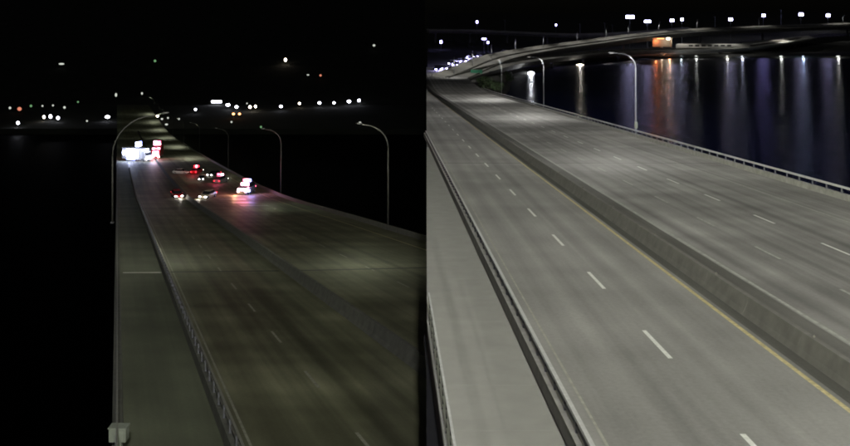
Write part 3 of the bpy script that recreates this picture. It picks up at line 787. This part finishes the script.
for x, y0, y1, D, lab in [(505, 20, 33, 1005, 'bare pole on the far overpass left of the small blue lamp'), (580, 24, 36, 1003, 'bare pole behind the viaduct curve'), (605, 23, 34, 1000, 'left bare pole of two near the widest floodlight'),
                     (612.5, 25, 34, 1000, 'right bare pole of two near the widest floodlight'), (715, 17, 27, 960, 'bare pole right of the floodlight pair'), (781, 10, 23, 980, 'tall thin bare pole between two floodlights')]:
    p = px(x, y1, D); t = empty('bare_pole', (p.x, D, p.z - 3), label=lab, cat='pole', group='bare poles at the interchange')
    H = px(x, y0, D).z - p.z + 3
    MB().tube([(0, 0, 0), (0, 0, H)], [.42, .3], 8).build('shaft', M['pole'], t); MB().box((-.8, 0, H), (2.2, .4, .3)).build('lamp_arm', M['pole'], t)

# low lamps at the water's edge, most of them added to streak the lake
def edge_lamp(x, y, D, w, h, m, col, power, label, gz=-.5, r=.9):
    p = px(x, y, D); t = empty('shore_floodlight', (p.x, D, gz), label=label, cat='floodlight', group='low lights at the lake edge'); H = p.z - gz; k = D / F
    MB().tube([(0, 0, 0), (0, 0, H)], [.3, .2], 8).build('pole', M['pole'], t)
    hd = MB().box((0, .2, H + h * k * .42), (w * k * 1.1, .8, .3), top=.8).build('lamp_head', M['post'], t)
    MB().ball((0, -.1, H), .5, 10, 6, (w * k, .6, h * k)).build('lens', M[m], hd)
    lum_light(t, (0, -1.4, H), power, col, r, None)
PW = 2300
edge_lamp(531, 74, 596, 7, 5, 'e_white', (.92, .95, 1), PW * 3.0, 'glaring white floodlight low on the water under the viaduct start')
edge_lamp(580, 65.5, 690, 8, 2.6, 'e_warm', (1, .97, .9), PW * 2.2, 'white light added on the water as a bright reflection right of the glaring floodlight')  # low light added to stand in for a bright reflection on the water
for x, y, w, m, col, k, lab in [  # shore lights added to streak the lake with reflections
    (605, 57, 2, 'e_dim', (.5, .7, 1), .25, 'faint bluish added shore light left of the nearest tall lamp'),
    (646, 56.5, 3, 'e_warm', (.95, 1, .9), .6, 'white added shore light left of the orange pair'),
    (655.5, 56.5, 3, 'e_orange', (1, .36, .1), 8, 'left orange added shore light under the orange shelter'),
    (661.5, 56.5, 3, 'e_warm', (1, .9, .7), 2.4, 'white added shore light between the two orange ones'),
    (669, 56.5, 3, 'e_orange', (1, .33, .14), 6, 'right orange added shore light under the orange shelter'),
    (681, 56.5, 3, 'e_dim', (.75, .9, 1), .8, 'pale bluish added shore light right of the orange pair'),
    (696, 56.5, 4, 'e_warm', (.95, 1, .95), .6, 'white added shore light standing alone right of the orange group'),
    (727, 56.5, 3, 'e_dim', (.95, .95, .9), .4, 'small added shore light below the lone viaduct floodlight'),
    (742, 56.5, 3, 'e_dim', (.7, .75, 1), .5, 'dim added shore light beside the small one'),
    (781, 56.5, 5, 'e_dim', (.9, .95, .9), .4, 'wide pale added shore light under the tall bare pole'),
    (803, 56.5, 3, 'e_dim', (.5, .7, 1), .7, 'bluish added shore light second from the right edge'),
    (838, 56.5, 6, 'e_dim', (.95, .95, .9), .5, 'wide pale added shore light at the right picture edge')]:
    edge_lamp(x, y, 790, w * .7, 1.5, 'e_orange' if m == 'e_orange' else 'e_dim', col, PW * k * .9, lab)

# orange-lit shelter under the viaduct
p = px(662, 46, 812); sh = empty('lit_shelter', (p.x, 812, p.z - 1), label='small shelter glowing orange inside under the lit viaduct', cat='shelter')
MB().box((0, 5.5, 4), (17, .4, 8)).build('back_wall', M['rampc'], sh)
for q in (-8.3, 8.3): MB().box((q, 2.6, 4), (.4, 5.4, 8)).build('side_wall', M['rampc'], sh)
MB().box((0, 2.4, 8.2), (18, 7.4, .4)).build('roof', M['rampc'], sh)
MB().box((-1, 1.5, 7.2), (6, .4, .35)).build('orange_tube', M['e_orange'], sh); MB().box((5.2, -.6, 7.2), (2.6, .7, 1.6)).build('white_lamp', M['e_warm'], sh)
lum_light(sh, (-4, 3.0, 5), 1500, (1, .24, .08), .5, None); lum_light(sh, (6.5, -1.5, 6), 900, (1, .8, .55), .5, None)
# pale retaining wall along the shore road
wa, wb = px(676, 49, 830), px(748, 49.5, 836)
rw = empty('retaining_wall', (wa.x, 830, 2), label='pale retaining wall with dark openings right of the orange shelter', cat='wall')
L_ = wb.x - wa.x
MB().box((L_ / 2, 1, 4.2), (L_, 1, 8.4)).build('wall', M['rampc'], rw)
for k in range(7): MB().box((L_ * .2 + k * 5.6, .45, 6.8), (3.6, .16, 1.6)).build('opening', M['black'], rw)
lum_light(rw, (8, -7, 13), 200, (1, .96, .9), .5, IES_LOW); lum_light(rw, (44, -7, 13), 160, (1, .98, .92), .5, IES_LOW)
# pale graded bank at right
mb = MB(); q = [px(742, 47, 850), px(790, 44, 870), px(815, 38, 890), px(808, 35.5, 905), px(770, 39.5, 885), px(742, 42.5, 865)]
mb.quad(*q); mb.build('bare_bank', M['rampc'], label='pale bare bank catching light below the right viaduct', cat='bank')
bl_ = empty('bank_lamp', px(783, 46, 876) + Vector((0, 0, -1)), label='short lamp post lighting the pale bare bank', cat='street lamp')
MB().tube([(0, 0, 0), (0, 0, 9), (0, -2, 9.6)], [.2, .15, .1], 8).build('pole', M['post'], bl_)
MB().box((0, -2.4, 9.6), (.6, 1.0, .2)).build('lamp_head', M['post'], bl_)
lum_light(bl_, (0, -2.4, 9.3), 260, (1, .96, .85), .5, IES_LOW)

# street lamps lighting the viaduct decks (short masts on the decks)
for i, k in enumerate((2, 6, 9, 12, 15, 18, 21, 24, 27, 30, 34, 38)):
    p = CA[k]; t = empty('deck_lamp', p + Vector((0, 9.6, -.5)), label='slim lamp post on the curving viaduct, %s along from the bridge' % ['first', 'second', 'third', 'fourth', 'fifth', 'sixth', 'seventh', 'eighth', 'ninth', 'tenth', 'eleventh', 'twelfth'][i], cat='street lamp', group='lamps on the viaduct deck')
    MB().tube([(0, 0, 0), (0, 0, 9.5), (0, -1.2, 10.4), (0, -4, 10.6)], [.16, .12, .1, .08], 8).build('pole', M['pole'], t)
    MB().box((0, -4.4, 10.55), (.4, 1.0, .16)).build('lamp_head', M['post'], t)
    lum_light(t, (0, -5.2, 10.2), 230, (1, .97, .9), .3, IES_LOW)
    lum_light(t, (0, -26, 2), 3200, (1, .97, .86), .5, None) if False else None

# queue of cars with headlights on the far road
GQ = 'cars queueing where the bright bridge meets the interchange'
for x, y, D, rz, lab, s, hm in [
    (437.5, 70.5, 575, 6, 'car with glaring blue white headlights first in the far queue', 1.3, 'e_headb'), (443.5, 69.5, 585, 4, 'car with bluish headlights beside the first in the far queue', 1.2, 'e_headb'),
    (449, 69.8, 590, 4, 'dim car with bluish headlights third in the far queue', 1.0, 'e_blue'), (452, 64.5, 640, -10, 'car with white headlights a little up the far queue', 1.2, 'e_headb'),
    (460, 62.5, 660, -14, 'car in the middle of the far queue', 1.2, 'e_headb'), (465.5, 62, 665, -14, 'car just right of the middle of the far queue', 1.1, 'e_headb'),
    (472, 58.5, 700, -20, 'last bright car at the top of the far queue', 1.3, 'e_head'), (490, 60, 690, -20, 'white lit car on the viaduct start', 1.2, 'e_head'),
    (456, 66, 615, -8, 'car low in the far queue just right of the glaring first ones', 1.2, 'e_headb'), (468.5, 60, 690, -18, 'car near the top of the far queue', 1.2, 'e_headb'), (478, 57, 715, -22, 'car with bluish lights above the green sign', 1.1, 'e_blue'),
    (505, 53.8, 730, -25, 'bluish car climbing behind the viaduct start', 1.2, 'e_headb')]:
    p = px(x, y, D); c = car('car', (p.x, p.y, p.z - .6), math.radians(rz), lab, P_[random.choice(['silver', 'grey', 'black', 'white'])], M[hm], None, s * 1.9, group=GQ)
    c['_q'] = 1; del c['_q']
    glow(c, (0, -5, 1.2), (.55, .5, 1), 3200, .4)
# road the queue stands on
q = [px(x, y, D) for x, y, D in [(428, 76, 520), (450, 74.6, 535), (458, 71.2, 575), (470, 66.2, 640), (484, 61.8, 690), (512, 55.5, 735)]]
mb = MB(); mb.loft([[Vector((max(.002 * p.y, p.x - 19), p.y + 2, p.z - 1.9)), Vector((p.x + 9, p.y, p.z - 1.9)), Vector((p.x + 9, p.y, p.z - 2.6)), Vector((max(.002 * p.y, p.x - 19), p.y + 2, p.z - 2.6))] for p in q])
mb.build('approach_road', M['rampc'], kind='structure')

# green direction sign
p = px(476.5, 72.5, 540); sg = empty('direction_sign', (p.x, 540, ZR_END - .2), label='dark green highway sign on two posts at the bridge end', cat='sign')
H = p.z - ZR_END + .2
bd = MB().box((0, 0, H), (6.6, .15, 3.4)).build('panel', M['green'], sg)
for zz_ in (H - 1.6, H + 1.6): MB().box((0, -.09, zz_), (6.5, .03, .1)).build('border', M['whitef'], bd)
for q_ in (-2.2, 2.2): MB().box((q_, .2, H / 2), (.2, .2, H)).build('post', M['steel'], sg)

# ------------------------------------------------------------------ bushes on the bank at the bridge end
def bush(base, w, h, label, seed, n=900):
    rnd = random.Random(seed); t = empty('bush', base, label=label, cat='bush', group='bushes at the bridge end')
    tr = MB()
    for k in range(5):
        a = rnd.uniform(0, 6.28); tr.tube([(0, 0, 0), (math.cos(a) * w * .12, math.sin(a) * w * .12, h * .35), (math.cos(a) * w * .3, math.sin(a) * w * .3, h * .75)], [.16, .1, .03], 5)
    tr.build('stem', M['bark'], t)
    cl = [(rnd.uniform(-.36, .36) * w, rnd.uniform(-.3, .3) * w, rnd.uniform(.3, .85) * h, rnd.uniform(.14, .26) * w) for _ in range(13)]
    mb = MB()
    for i in range(n):
        c = rnd.choice(cl); d = Vector((rnd.gauss(0, 1), rnd.gauss(0, 1), rnd.gauss(0, .8))).normalized() * c[3] * rnd.uniform(.6, 1.05)
        p = Vector(c[:3]) + d
        if p.z < .1: continue
        u = Vector((rnd.gauss(0, 1), rnd.gauss(0, 1), rnd.gauss(0, 1))).normalized(); v = u.cross(d).normalized(); s = rnd.uniform(.18, .42)
        mb.quad(p - u * s, p + v * s * .6, p + u * s, p - v * s * .6)
    mb.build('foliage', M['leaf'], t)
for i, (x, y, D, w, h, lab) in enumerate([(489, 92, 441, 8, 7.5, 'tallest dark green bush on the bank at the bridge end'), (482, 89, 462, 7, 6, 'left dark bush on the bank below the green sign'),
                                    (497, 93, 436, 6, 6, 'right dark bush on the bank nearest the water'), (506, 85, 500, 8, 6, 'dark bush behind the others under the viaduct')]):
    p = px(x, y, D); bush((p.x, D, max(1.5, 1.8)), w, h, lab, 40 + i)
